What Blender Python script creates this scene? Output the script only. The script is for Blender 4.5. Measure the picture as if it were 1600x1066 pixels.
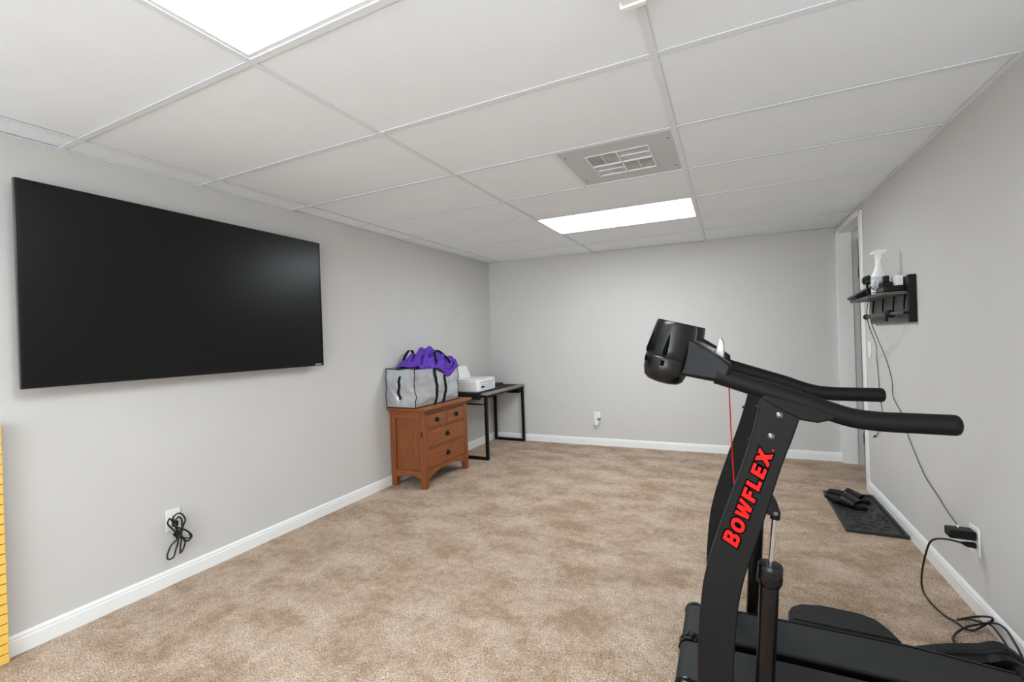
import bpy, math, random
from mathutils import Vector, Matrix, noise
random.seed(7)
scene = bpy.context.scene
col = scene.collection
for o in list(bpy.data.objects): bpy.data.objects.remove(o)

# ------------------------------------------------------------------ camera
yaw, pitch, roll = [math.radians(a) for a in (25.9435, -0.1103, -1.968)]
fw = Vector((-math.sin(yaw)*math.cos(pitch), math.cos(yaw)*math.cos(pitch), math.sin(pitch)))
r0 = Vector((math.cos(yaw), math.sin(yaw), 0)); u0 = r0.cross(fw)
rt = r0*math.cos(roll) + u0*math.sin(roll); up = -r0*math.sin(roll) + u0*math.cos(roll)
cd = bpy.data.cameras.new('camera'); cam = bpy.data.objects.new('camera', cd); col.objects.link(cam)
cd.sensor_width = 36; cd.lens = 696.555/1600*36; cd.clip_start = 0.02
cam.matrix_world = Matrix(((rt.x, up.x, -fw.x, 1.4033), (rt.y, up.y, -fw.y, -0.9714), (rt.z, up.z, -fw.z, 1.2796), (0, 0, 0, 1)))
scene.camera = cam

# ------------------------------------------------------------------ light and exposure
w = bpy.data.worlds.new('world'); scene.world = w; w.use_nodes = True
w.node_tree.nodes['Background'].inputs[0].default_value = (1, 1, 1, 1)
w.node_tree.nodes['Background'].inputs[1].default_value = 0.3
scene.view_settings.view_transform = 'Standard'; scene.view_settings.look = 'None'
scene.view_settings.gamma = 1; scene.view_settings.use_curve_mapping = False
scene.view_settings.exposure = 0.95
LAMP = 9.0            # strength of the ceiling panels
REAR_FILL = 50.0            # added fill lamp, unseen behind the camera, evens out the room
UP_FILL = 14.0          # added upward fill lamp, unseen behind the camera, lifts the ceiling
def area_light(name, energy, loc, rot, sx, sy, colr):
    l = bpy.data.lights.new(name, 'AREA'); l.energy = energy; l.shape = 'RECTANGLE'; l.size = sx; l.size_y = sy; l.color = colr
    o = bpy.data.objects.new(name, l); col.objects.link(o); o.location = loc; o.rotation_euler = rot
area_light('added_rear_fill', REAR_FILL, (.48, -3.97, 1.06), (math.radians(90), 0, 0), 3.2, 1.9, (.85, .94, 1.0))
area_light('added_up_fill', UP_FILL, (1.3, -1.9, 1.0), (math.radians(180), 0, 0), .8, .8, (.84, .93, 1.0))

# ------------------------------------------------------------------ helpers
def srgb(r, g, b):
    f = lambda c: (c/255/12.92) if c/255 <= 0.04045 else ((c/255+0.055)/1.055)**2.4
    return (f(r), f(g), f(b), 1)
def mat(name, colr, rough=0.5, metal=0.0, spec=0.5, noise_amt=0.0, nscale=8.0, bump=0.0, bscale=200.0, coat=0.0, stretch=None, emit=None):
    m = bpy.data.materials.new(name); m.use_nodes = True; nt = m.node_tree; b = nt.nodes['Principled BSDF']
    b.inputs['Base Color'].default_value = colr; b.inputs['Roughness'].default_value = rough
    b.inputs['Metallic'].default_value = metal; b.inputs['Specular IOR Level'].default_value = spec
    b.inputs['Coat Weight'].default_value = coat
    tc = nt.nodes.new('ShaderNodeTexCoord'); mp = nt.nodes.new('ShaderNodeMapping'); nt.links.new(tc.outputs['Object'], mp.inputs[0])
    if stretch: mp.inputs['Scale'].default_value = stretch
    if noise_amt:
        n = nt.nodes.new('ShaderNodeTexNoise'); n.inputs['Scale'].default_value = nscale; n.inputs['Detail'].default_value = 6
        nt.links.new(mp.outputs[0], n.inputs[0])
        mr = nt.nodes.new('ShaderNodeMapRange'); mr.inputs['From Min'].default_value = .3; mr.inputs['From Max'].default_value = .7
        mr.inputs['To Min'].default_value = 1-noise_amt; mr.inputs['To Max'].default_value = 1+noise_amt
        nt.links.new(n.outputs[0], mr.inputs[0])
        mx = nt.nodes.new('ShaderNodeVectorMath'); mx.operation = 'SCALE'; mx.inputs[0].default_value = colr[:3]
        nt.links.new(mr.outputs[0], mx.inputs['Scale']); nt.links.new(mx.outputs[0], b.inputs['Base Color'])
    if bump:
        n2 = nt.nodes.new('ShaderNodeTexNoise'); n2.inputs['Scale'].default_value = bscale; n2.inputs['Detail'].default_value = 4
        nt.links.new(mp.outputs[0], n2.inputs[0])
        bp = nt.nodes.new('ShaderNodeBump'); bp.inputs['Strength'].default_value = bump; bp.inputs['Distance'].default_value = 0.002
        nt.links.new(n2.outputs[0], bp.inputs['Height']); nt.links.new(bp.outputs[0], b.inputs['Normal'])
    if emit:
        b.inputs['Emission Color'].default_value = (.875, .955, 1, 1); b.inputs['Emission Strength'].default_value = emit
    return m

class MB:
    def __init__(s): s.v = []; s.f = []
    def add(s, vs, fs):
        o = len(s.v); s.v += [Vector(p) for p in vs]; s.f += [tuple(i+o for i in f) for f in fs]; return s
    def box(s, a, b):
        x0, y0, z0 = [min(a[i], b[i]) for i in range(3)]; x1, y1, z1 = [max(a[i], b[i]) for i in range(3)]
        return s.add([(x0,y0,z0),(x1,y0,z0),(x1,y1,z0),(x0,y1,z0),(x0,y0,z1),(x1,y0,z1),(x1,y1,z1),(x0,y1,z1)],
              [(0,3,2,1),(4,5,6,7),(0,1,5,4),(1,2,6,5),(2,3,7,6),(3,0,4,7)])
    def prism(s, poly, axis, a, b):
        n = len(poly)
        def P(p, t): return {'x': (t, p[0], p[1]), 'y': (p[0], t, p[1]), 'z': (p[0], p[1], t)}[axis]
        vs = [P(p, a) for p in poly] + [P(p, b) for p in poly]
        return s.add(vs, [tuple(range(n)), tuple(range(2*n-1, n-1, -1))] + [(i, i+n, (i+1) % n+n, (i+1) % n) for i in range(n)])
    def tube(s, path, r, n=10, closed=False, flat=None):
        path = [Vector(p) for p in path]; m = len(path); prev = None; vs = []
        for i, p in enumerate(path):
            if closed: t = path[(i+1) % m]-path[i-1]
            else: t = path[min(i+1, m-1)]-path[max(i-1, 0)]
            t.normalize()
            if prev is None:
                a = Vector((0, 0, 1)) if abs(t.z) < .9 else Vector((1, 0, 0))
                nx = t.cross(a).normalized()
            else:
                nx = (prev - t*prev.dot(t)).normalized()
            prev = nx; ny = t.cross(nx)
            ri = r[i] if isinstance(r, (list, tuple)) else r
            for k in range(n):
                an = 2*math.pi*k/n; vs.append(p + nx*math.cos(an)*ri + ny*math.sin(an)*(ri*(flat or 1)))
        fs = []
        for i in range(m if closed else m-1):
            for k in range(n):
                j = (i+1) % m; fs.append((i*n+k, i*n+(k+1) % n, j*n+(k+1) % n, j*n+k))
        if not closed: fs += [tuple(range(n-1, -1, -1)), tuple((m-1)*n+k for k in range(n))]
        return s.add(vs, fs)
    def cyl(s, a, b, r, n=20): return s.tube([a, b], r, n)
    def lathe(s, a, b, prof, n=28, sy=1.0):
        a = Vector(a); b = Vector(b); t = (b-a); L = t.length; t.normalize()
        q = Vector((1, 0, 0)) if abs(t.x) < .9 else Vector((0, 1, 0))
        nx = (q - t*q.dot(t)).normalized(); ny = t.cross(nx); vs = []
        for (h, r) in prof:
            for k in range(n):
                an = 2*math.pi*k/n; vs.append(a + t*(h*L) + nx*math.cos(an)*max(r, 1e-4) + ny*math.sin(an)*max(r, 1e-4)*sy)
        m = len(prof)
        fs = [(i*n+k, i*n+(k+1) % n, (i+1)*n+(k+1) % n, (i+1)*n+k) for i in range(m-1) for k in range(n)]
        fs += [tuple(range(n-1, -1, -1)), tuple((m-1)*n+k for k in range(n))]
        return s.add(vs, fs)
    def ribbon(s, path, width, side, th=0.002):
        side = Vector(side).normalized(); path = [Vector(p) for p in path]; m = len(path); vs = []
        for i, p in enumerate(path):
            t = (path[min(i+1, m-1)]-path[max(i-1, 0)]).normalized(); nn = t.cross(side).normalized()
            vs += [p-side*width/2-nn*th/2, p+side*width/2-nn*th/2, p+side*width/2+nn*th/2, p-side*width/2+nn*th/2]
        fs = [(i*4+k, i*4+(k+1) % 4, i*4+4+(k+1) % 4, i*4+4+k) for i in range(m-1) for k in range(4)] + [(3,2,1,0), tuple((m-1)*4+k for k in range(4))]
        return s.add(vs, fs)
    def mesh(s, name, off=(0, 0, 0), smooth=None):
        off = Vector(off); me = bpy.data.meshes.new(name); me.from_pydata([p-off for p in s.v], [], s.f)
        import bmesh
        bm = bmesh.new(); bm.from_mesh(me); bmesh.ops.recalc_face_normals(bm, faces=bm.faces); bm.to_mesh(me); bm.free()
        if smooth:
            me.polygons.foreach_set('use_smooth', [True]*len(me.polygons)); me.set_sharp_from_angle(angle=math.radians(smooth))
        me.update(); return me
def root_of(o):
    while o.parent: o = o.parent
    return o
def part(name, mb, m, parent, smooth=None, bevel=0, seg=2, label=None, kind=None):
    me = mb.mesh(name, root_of(parent).location, smooth or (40 if bevel else None)); me.materials.append(m)
    o = bpy.data.objects.new(name, me); col.objects.link(o); o.parent = parent
    if bevel: add_bevel(o, bevel, seg)
    if label: o['label'] = label
    if kind: o['kind'] = kind
    return o
def add_bevel(o, wd, seg=2):
    b = o.modifiers.new('bevel', 'BEVEL'); b.width = wd; b.segments = seg; b.limit_method = 'ANGLE'; b.angle_limit = math.radians(35)
def thing(name, label, cat, loc, group=None):
    o = bpy.data.objects.new(name, None); col.objects.link(o); o.location = loc; o.empty_display_size = .05
    o['label'] = label; o['category'] = cat
    if group: o['group'] = group
    return o
def solo(name, mb, m, label, cat, loc=None, smooth=None, bevel=0, seg=2, group=None):
    if loc is None:
        xs = [p.x for p in mb.v]; ys = [p.y for p in mb.v]; zs = [p.z for p in mb.v]
        loc = ((min(xs)+max(xs))/2, (min(ys)+max(ys))/2, min(zs))
    me = mb.mesh(name, loc, smooth or (40 if bevel else None)); me.materials.append(m)
    o = bpy.data.objects.new(name, me); col.objects.link(o); o.location = loc
    o['label'] = label; o['category'] = cat
    if group: o['group'] = group
    if bevel: add_bevel(o, bevel, seg)
    return o
def struct(name, mb, m, label=None, bevel=0, cat=None):
    me = mb.mesh(name, (0, 0, 0), 40 if bevel else None); me.materials.append(m)
    o = bpy.data.objects.new(name, me); col.objects.link(o); o['kind'] = 'structure'
    o['label'] = label or name.replace('_', ' '); o['category'] = cat or name.split('_')[0]
    if bevel: add_bevel(o, bevel)
    return o
def smooth_path(pts, sub=6, closed=False):
    P = [Vector(p) for p in pts]; n = len(P); out = []
    rng = range(n) if closed else range(n-1)
    for i in rng:
        g = (lambda k: P[k % n]) if closed else (lambda k: P[max(0, min(n-1, k))])
        p0, p1, p2, p3 = g(i-1), g(i), g(i+1), g(i+2)
        for k in range(sub):
            t = k/sub
            out.append(.5*((2*p1)+(p2-p0)*t+(2*p0-5*p1+4*p2-p3)*t*t+(3*p1-p0-3*p2+p3)*t**3))
    if not closed: out.append(P[-1])
    return out

# ------------------------------------------------------------------ materials
M = {}
M['wall'] = mat('wall_paint', srgb(205, 203, 200), .75, noise_amt=.012, nscale=3, bump=.15, bscale=220, spec=.25)
M['trim'] = mat('white_trim', srgb(238, 238, 237), .4, noise_amt=.01, nscale=6)
M['tile'] = mat('ceiling_tile', srgb(243, 248, 253), .9, noise_amt=.012, nscale=5, bump=.25, bscale=60, spec=.1)
M['tee'] = mat('tee_metal', srgb(232, 236, 240), .45, noise_amt=.01)
M['plenum'] = mat('plenum_dark', srgb(90, 88, 85), .9, noise_amt=.1)
M['lens'] = mat('light_lens', (1, 1, 1, 1), .5, emit=LAMP, bump=.02)
M['ventgrey'] = mat('vent_panel', srgb(203, 206, 208), .6, noise_amt=.03, nscale=60, bump=.4, bscale=500)
M['black'] = mat('black_plastic', srgb(9, 9, 10), .42, spec=.25, noise_amt=.1, nscale=20, bump=.05, bscale=300)
M['gloss'] = mat('gloss_black', srgb(8, 8, 9), .26, spec=.45, noise_amt=.08, nscale=15)
M['satin'] = mat('satin_black_paint', srgb(22, 22, 22), .55, spec=.2, noise_amt=.08, nscale=12, bump=.08, bscale=500)
M['foam'] = mat('black_foam', srgb(13, 13, 15), .55, spec=.22, noise_amt=.08, nscale=30, bump=.15, bscale=900)
M['belt'] = mat('belt_rubber', srgb(40, 41, 42), .6, spec=.25, noise_amt=.06, nscale=40, bump=.2, bscale=900)
M['rubber'] = mat('rubber_dark', srgb(20, 20, 21), .6, spec=.3, noise_amt=.1, nscale=25, bump=.2, bscale=400)
M['trayrub'] = mat('tray_rubber', srgb(48, 48, 47), .5, spec=.35, noise_amt=.12, nscale=18, bump=.35, bscale=120)
M['chrome'] = mat('chrome', srgb(205, 205, 208), .15, metal=1, noise_amt=.02)
M['steel'] = mat('bolt_steel', srgb(120, 120, 122), .3, metal=1, noise_amt=.05)
M['silver'] = mat('silver_plastic', srgb(190, 192, 194), .3, metal=.5, noise_amt=.03)
M['red'] = mat('red_print', srgb(206, 28, 26), .5, spec=.15, noise_amt=.03)
M['ink'] = mat('black_print', srgb(2, 2, 2), .6, spec=.05, noise_amt=.03)
M['white'] = mat('white_plastic', srgb(236, 236, 234), .35, noise_amt=.01)
M['yellow'] = mat('yellow_paint', srgb(240, 196, 92), .5, noise_amt=.05, nscale=12)
M['yellowdk'] = mat('brown_backing', srgb(150, 100, 40), .7, noise_amt=.1)
M['wire'] = mat('black_cable', srgb(16, 16, 16), .45, noise_amt=.05)
M['taupe'] = mat('taupe_wood', srgb(140, 132, 124), .55, noise_amt=.12, nscale=6, stretch=(12, 1, 12))
M['darkpanel'] = mat('dark_rack_wood', srgb(84, 82, 79), .55, noise_amt=.12, nscale=8, stretch=(8, 1, 8))
M['door'] = mat('door_taupe', srgb(120, 117, 112), .55, noise_amt=.06, nscale=5)
M['purple'] = mat('purple_cloth', srgb(92, 54, 170), .85, noise_amt=.08, nscale=20, bump=.3, bscale=500)
M['strap'] = mat('strap_webbing', srgb(14, 14, 15), .8, spec=.2, noise_amt=.1, bump=.3, bscale=600)
M['pewter'] = mat('dark_pewter', srgb(40, 40, 42), .35, metal=.8, noise_amt=.2, nscale=120, bump=.5, bscale=250)
M['sticker'] = mat('label_grey', srgb(205, 208, 212), .5, noise_amt=.05, nscale=40)
M['screen'] = mat('tv_glass', srgb(14, 14, 14), .3, spec=.3, noise_amt=.02)
M['tvframe'] = mat('tv_bezel', srgb(8, 8, 8), .3, spec=.4, noise_amt=.05)
# orange-brown oak with vertical grain
def wood(name, c1, c2, stretch, scale=5):
    m = bpy.data.materials.new(name); m.use_nodes = True; nt = m.node_tree; b = nt.nodes['Principled BSDF']
    tc = nt.nodes.new('ShaderNodeTexCoord'); mp = nt.nodes.new('ShaderNodeMapping'); nt.links.new(tc.outputs['Object'], mp.inputs[0]); mp.inputs['Scale'].default_value = stretch
    n = nt.nodes.new('ShaderNodeTexNoise'); n.inputs['Scale'].default_value = scale; n.inputs['Detail'].default_value = 8; n.inputs['Distortion'].default_value = .6
    nt.links.new(mp.outputs[0], n.inputs[0])
    r = nt.nodes.new('ShaderNodeValToRGB'); r.color_ramp.elements[0].position = .3; r.color_ramp.elements[0].color = c1
    r.color_ramp.elements[1].position = .7; r.color_ramp.elements[1].color = c2
    nt.links.new(n.outputs[0], r.inputs[0]); nt.links.new(r.outputs[0], b.inputs['Base Color'])
    b.inputs['Roughness'].default_value = .42
    return m
M['oakv'] = wood('oak_vertical', srgb(116, 62, 27), srgb(144, 80, 38), (14, 14, 1))
M['oakh'] = wood('oak_horizontal', srgb(120, 65, 29), srgb(150, 84, 41), (14, 1, 14))
M['oakd'] = wood('oak_dark_gap_shade', srgb(52, 28, 14), srgb(70, 38, 19), (14, 1, 14))  # dark wood of the tenons; on the carcass it paints drawer gap shade
# carpet: twisted pile, footprints and vacuum marks show as lighter and darker nap
def carpet():
    m = bpy.data.materials.new('carpet'); m.use_nodes = True; nt = m.node_tree; b = nt.nodes['Principled BSDF']
    N = nt.nodes.new; L = nt.links.new
    tc = N('ShaderNodeTexCoord')
    def nz(scale, detail, dist=0, st=None):
        n = N('ShaderNodeTexNoise'); n.inputs['Scale'].default_value = scale; n.inputs['Detail'].default_value = detail; n.inputs['Distortion'].default_value = dist
        if st:
            mp = N('ShaderNodeMapping'); mp.inputs['Scale'].default_value = st; mp.inputs['Rotation'].default_value = (0, 0, .5)
            L(tc.outputs['Object'], mp.inputs[0]); L(mp.outputs[0], n.inputs[0])
        else: L(tc.outputs['Object'], n.inputs[0])
        return n
    big = nz(3.4, 8, .35, (1, 1.5, 1)); mid = nz(22, 5, .5); fine = nz(150, 3, .6)
    vo = N('ShaderNodeTexVoronoi'); vo.inputs['Scale'].default_value = 160; L(tc.outputs['Object'], vo.inputs[0])
    r1 = N('ShaderNodeValToRGB'); e = r1.color_ramp.elements
    e[0].position = .34; e[0].color = srgb(186, 155, 126); e[1].position = .68; e[1].color = srgb(228, 202, 180)
    k = r1.color_ramp.elements.new(.5); k.color = srgb(210, 181, 156)
    ad = N('ShaderNodeMath'); ad.operation = 'MULTIPLY_ADD'; ad.inputs[1].default_value = .55; 
    sb = N('ShaderNodeMath'); sb.operation = 'SUBTRACT'; sb.inputs[1].default_value = .5; L(mid.outputs[0], sb.inputs[0])
    L(sb.outputs[0], ad.inputs[0]); L(big.outputs[0], ad.inputs[2]); L(ad.outputs[0], r1.inputs[0])
    mr = N('ShaderNodeMapRange'); mr.inputs['From Min'].default_value = .3; mr.inputs['From Max'].default_value = .7; mr.inputs['To Min'].default_value = .5; mr.inputs['To Max'].default_value = 1.46
    L(fine.outputs[0], mr.inputs[0])
    sc = N('ShaderNodeVectorMath'); sc.operation = 'SCALE'; L(r1.outputs[0], sc.inputs[0]); L(mr.outputs[0], sc.inputs['Scale'])
    L(sc.outputs[0], b.inputs['Base Color'])
    hs = N('ShaderNodeMath'); hs.operation = 'SUBTRACT'; L(fine.outputs[0], hs.inputs[0]); L(vo.outputs['Distance'], hs.inputs[1])
    bp = N('ShaderNodeBump'); bp.inputs['Strength'].default_value = 1.0; bp.inputs['Distance'].default_value = .010
    L(hs.outputs[0], bp.inputs['Height']); L(bp.outputs[0], b.inputs['Normal'])
    b.inputs['Roughness'].default_value = .95; b.inputs['Specular IOR Level'].default_value = .1
    b.inputs['Sheen Weight'].default_value = .15
    return m
M['carpet'] = carpet()
# dusty diffuser back plate
def dusty():
    m = mat('dusty_backing', srgb(186, 185, 183), .8); nt = m.node_tree; b = nt.nodes['Principled BSDF']
    tc = nt.nodes.new('ShaderNodeTexCoord'); n = nt.nodes.new('ShaderNodeTexNoise'); n.inputs['Scale'].default_value = 7; n.inputs['Detail'].default_value = 5
    nt.links.new(tc.outputs['Object'], n.inputs[0]); r = nt.nodes.new('ShaderNodeValToRGB')
    r.color_ramp.elements[0].position = .36; r.color_ramp.elements[0].color = srgb(150, 145, 140)
    r.color_ramp.elements[1].position = .55; r.color_ramp.elements[1].color = srgb(196, 195, 193)
    nt.links.new(n.outputs[0], r.inputs[0]); nt.links.new(r.outputs[0], b.inputs['Base Color']); return m
M['dust'] = dusty()
# iridescent silver film of the storage bag
def film():
    m = mat('silver_film', srgb(196, 198, 202), .3, metal=.6, bump=.8, bscale=22); nt = m.node_tree; b = nt.nodes['Principled BSDF']
    tc = nt.nodes.new('ShaderNodeTexCoord'); n = nt.nodes.new('ShaderNodeTexNoise'); n.inputs['Scale'].default_value = 5.5; n.inputs['Detail'].default_value = 2
    nt.links.new(tc.outputs['Object'], n.inputs[0]); r = nt.nodes.new('ShaderNodeValToRGB')
    r.color_ramp.elements[0].position = .35; r.color_ramp.elements[0].color = srgb(184, 186, 194)
    r.color_ramp.elements[1].position = .72; r.color_ramp.elements[1].color = srgb(186, 210, 218)
    k = r.color_ramp.elements.new(.58); k.color = srgb(202, 203, 205)
    nt.links.new(n.outputs[0], r.inputs[0]); nt.links.new(r.outputs[0], b.inputs['Base Color']); return m
M['film'] = film()
# perforated tread plate
def dots():
    m = mat('grip_plate', srgb(42, 42, 44), .6, spec=.2); nt = m.node_tree; b = nt.nodes['Principled BSDF']
    tc = nt.nodes.new('ShaderNodeTexCoord'); v = nt.nodes.new('ShaderNodeTexVoronoi'); v.inputs['Scale'].default_value = 130; v.inputs['Randomness'].default_value = .15
    nt.links.new(tc.outputs['Object'], v.inputs[0]); r = nt.nodes.new('ShaderNodeValToRGB')
    r.color_ramp.elements[0].position = .18; r.color_ramp.elements[0].color = srgb(70, 70, 72)
    r.color_ramp.elements[1].position = .3; r.color_ramp.elements[1].color = srgb(22, 22, 24)
    nt.links.new(v.outputs['Distance'], r.inputs[0]); nt.links.new(r.outputs[0], b.inputs['Base Color']); return m
M['dots'] = dots()

# ------------------------------------------------------------------ room shell
XL, XR, YF, YN, H = -1.3993, 2.36, 4.2071, -4.0, 2.2335
SX, SY = -0.0113, 0.0104
def yb(x): return YF + 0.0258*x
TOP = 2.42
struct('floor', MB().box((XL-.12, YN-.12, -.08), (2.62, 4.42, 0)), M['carpet'], 'tan cut-pile carpet over the whole floor', cat='carpet')
struct('wall_left', MB().box((XL-.12, YN, -.08), (XL, 4.4, TOP)), M['wall'], 'light grey wall with the television')
struct('wall_back', MB().prism([(XL-.12, yb(XL-.12)), (2.62, yb(2.62)), (2.62, yb(2.62)+.12), (XL-.12, yb(XL-.12)+.12)], 'z', -.08, TOP), M['wall'], 'light grey far wall behind the desk')
wr = struct('wall_right', MB().box((XR, YN, -.08), (2.53, 3.385, TOP)).box((XR, 3.385, 2.205), (2.53, 4.215, TOP)).box((XR, 4.215, -.08), (2.53, 4.36, TOP)), M['wall'], 'light grey wall with the doorway and rack')
struct('wall_front', MB().box((XL-.12, YN-.12, -.08), (2.53, YN, TOP)), M['wall'], 'light grey wall behind the camera')
w1 = struct('window_1', MB().box((-1.16, YN, .06), (2.12, YN+.02, .1)).box((-1.16, YN, 2.02), (2.12, YN+.02, 2.06)).box((-1.16, YN, .1), (-1.12, YN+.02, 2.02)).box((2.08, YN, .1), (2.12, YN+.02, 2.02)), M['trim'], 'white glass door frame added unseen behind the camera', cat='window')  # assumed glass doors, added out of view to go with the rear fill
part('pane', MB().box((-1.12, YN+.004, .1), (2.08, YN+.010, 2.02)), M['sticker'], w1)
# doorway lining, casings and leaf
struct('trim_1', MB().box((XR-.002, 3.375, 0), (2.464, 3.395, 2.20)).box((XR-.002, 4.205, 0), (2.464, 4.225, 2.20)).box((XR-.002, 3.375, 2.185), (2.464, 4.225, 2.205)), M['trim'], 'white jamb lining of the doorway', cat='door jamb')
struct('trim_2', MB().box((XR-.017, 3.335, 0), (XR, 3.395, 2.215)), M['trim'], 'white casing on the near side of the doorway', bevel=.004, cat='casing')
struct('trim_3', MB().box((XR-.017, 4.205, 0), (XR, yb(XR)+.001, 2.215)), M['trim'], 'white casing in the far corner of the doorway', bevel=.004, cat='casing')
struct('trim_4', MB().box((XR-.017, 3.335, 2.2), (XR, yb(XR), 2.218)), M['trim'], 'thin white head casing above the doorway', cat='casing')
struct('trim_5', MB().prism([(XL, yb(XL)), (XL+.006, yb(XL)), (XL, yb(XL)-.006)], 'z', .08, 2.26), M['wall'], 'pale vertical corner bead where the left and far walls meet', cat='corner bead')
d1 = struct('door_1', MB().box((2.512, 3.395, .012), (2.552, 4.205, 2.12)), M['door'], 'taupe door leaf set back in the doorway', cat='door')
k = part('door_handle', MB().lathe((2.512, 3.46, .98), (2.45, 3.46, .98), [(0, .03), (.1, .03), (.15, .012), (.6, .012), (.7, .026), (.9, .03), (1, .02)]), M['steel'], d1, smooth=40)
part('hinge', MB().box((2.506, 4.19, 1.75), (2.513, 4.205, 1.85)).box((2.506, 4.19, .2), (2.513, 4.205, .3)), M['steel'], d1)
def base_profile(): return [(0, 0), (.013, 0), (.013, .06), (.010, .068), (.011, .074), (.005, .085), (0, .086)]
struct('baseboard_left', MB().prism([(XL+p[0], p[1]) for p in base_profile()], 'y', YN, yb(XL)), M['trim'], 'white baseboard along the left wall', cat='baseboard')
bb = MB(); pr = base_profile(); n = len(pr)
for x in (XL, XR-.017): bb.v += [Vector((x, yb(x)-p[0], p[1])) for p in pr]
bb.f += [tuple(range(n)), tuple(range(2*n-1, n-1, -1))] + [(i, i+n, (i+1) % n+n, (i+1) % n) for i in range(n)]
struct('baseboard_back', bb, M['trim'], 'white baseboard along the far wall', cat='baseboard')
struct('baseboard_right', MB().prism([(XR-p[0], p[1]) for p in base_profile()], 'y', YN, 3.335), M['trim'], 'white baseboard along the right wall', cat='baseboard')

# ------------------------------------------------------------------ suspended ceiling (slightly out of level, as in the room)
ROT = (math.atan(SY), -math.atan(SX), 0)
def at_ceiling(o, x, y, dz=0): o.location = (x, y, H + SX*x + SY*y + dz); o.rotation_euler = ROT
ceil = struct('ceiling', MB().box((XL-.12, YN-.12, .1), (2.53, 4.45, .16)), M['plenum'], 'suspended ceiling of white tiles in a tee grid')
ceil.location = (0, 0, H); ceil.rotation_euler = ROT
g = .6096; XA, XB, XC = -1.2084, 0.0, 1.2039
def cchild(name, mb, m, loc=(0, 0, 0), bevel=0):
    me = mb.mesh(name); me.materials.append(m); o = bpy.data.objects.new(name, me); col.objects.link(o); o.parent = ceil; o.location = loc
    if bevel: add_bevel(o, bevel, 1)
    return o
def tee(x0, x1, y0, y1): return MB().box((x0, y0, 0), (x1, y1, .003))
for x in (XA, XB, XC):
    cuts = [YN, -2.2, .8 if x == XC else 1.3, 3.4, yb(x)]
    for a, b in zip(cuts, cuts[1:]):
        mb = tee(x-.012, x+.012, a+.0007, b-.0007).box((x-.0015, a+.001, .003), (x+.0015, b-.001, .035))
        cchild('main_tee', mb, M['tee'])
bays = [(XL, XA), (XA, XB), (XB, XC), (XC, XR)]
rows = [YN] + [g*i for i in range(-6, 7)] + [yb(.5)]
lights = [(2, -6), (2, -1), (2, 4)]
for bi, (x0, x1) in enumerate(bays):
    for i in range(-6, 7):
        y = g*i
        mb = tee(x0+(.012 if bi else 0), x1-(.012 if bi < 3 else 0), y-.012, y+.012).box((x0+.014, y-.0015, .003), (x1-.014, y+.0015, .03))
        cchild('cross_tee', mb, M['tee'])
    for ri, (y0, y1) in enumerate(zip(rows, rows[1:])):
        i = ri-7
        if (bi, i) in lights: continue
        xa, xb_ = x0, x1
        if (bi, i) == (2, 2): xb_ = .604
        if ri == len(rows)-2: y1 = min(yb(x0), yb(x1))+.004
        wx, wy = (xb_-xa)-.006, (y1-y0)-.006
        o = cchild('ceiling_tile', MB().box((-wx/2, -wy/2, 0), (wx/2, wy/2, .014)), M['tile'], ((xa+xb_)/2, (y0+y1)/2, .0045+random.random()*.003), bevel=.002)
        o.rotation_euler = (random.uniform(-.003, .003), random.uniform(-.0015, .0015), 0)
cchild('cross_tee', tee(.592, .616, 2*g+.012, 3*g-.012), M['tee'])
cchild('wall_angle', MB().box((XL, YN, -.001), (XL+.018, yb(XL), .002)), M['tee'])
cchild('wall_angle', MB().box((XR-.018, YN, -.001), (XR, 4.26, .002)), M['tee'])
cchild('wall_angle', MB().prism([(XL, yb(XL)-.018), (XR, yb(XR)-.018), (XR, yb(XR)+.001), (XL, yb(XL)+.001)], 'z', -.001, .002), M['tee'])
cchild('wall_angle', MB().box((XL, YN, -.001), (XR, YN+.018, .002)), M['tee'])

# recessed light panels
lab = {-6: 'recessed ceiling light panel behind the camera', -1: 'large glowing ceiling light panel nearest the camera, above the television', 4: 'glowing rectangular ceiling light panel beyond the air vent'}
for (bi, i) in lights:
    x0, x1, y0, y1 = XB+.012, XC-.012, g*i+.012, g*i+g-.012; cx, cy = (x0+x1)/2, (y0+y1)/2; hx, hy = (x1-x0)/2, (y1-y0)/2
    t = thing('ceiling_light', lab[i], 'ceiling light', (0, 0, 0), 'ceiling light panels')
    def lp(name, mb, m, **k): return part(name, mb, m, t, **k)
    fr = .016 if i != 4 else .006
    lp('frame', MB().box((-hx, -hy, .003), (hx, -hy+fr, .012)).box((-hx, hy-fr, .003), (hx, hy, .012)).box((-hx, -hy+fr, .003), (-hx+fr, hy-fr, .012)).box((hx-fr, -hy+fr, .003), (hx, hy-fr, .012)), M['tee'])
    lp('diffuser', MB().box((-hx+fr, -hy+fr, .006), (hx-fr, hy-fr, .010)), M['lens'])
    lp('housing', MB().box((-hx, -hy, .082), (hx, hy, .085)).box((-hx, -hy, .012), (-hx+.003, hy, .085)).box((hx-.003, -hy, .012), (hx, hy, .085)).box((-hx, -hy, .012), (hx, -hy+.003, .085)).box((-hx, hy-.003, .012), (hx, hy, .085)), M['tee'])
    at_ceiling(t, cx, cy)
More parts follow.
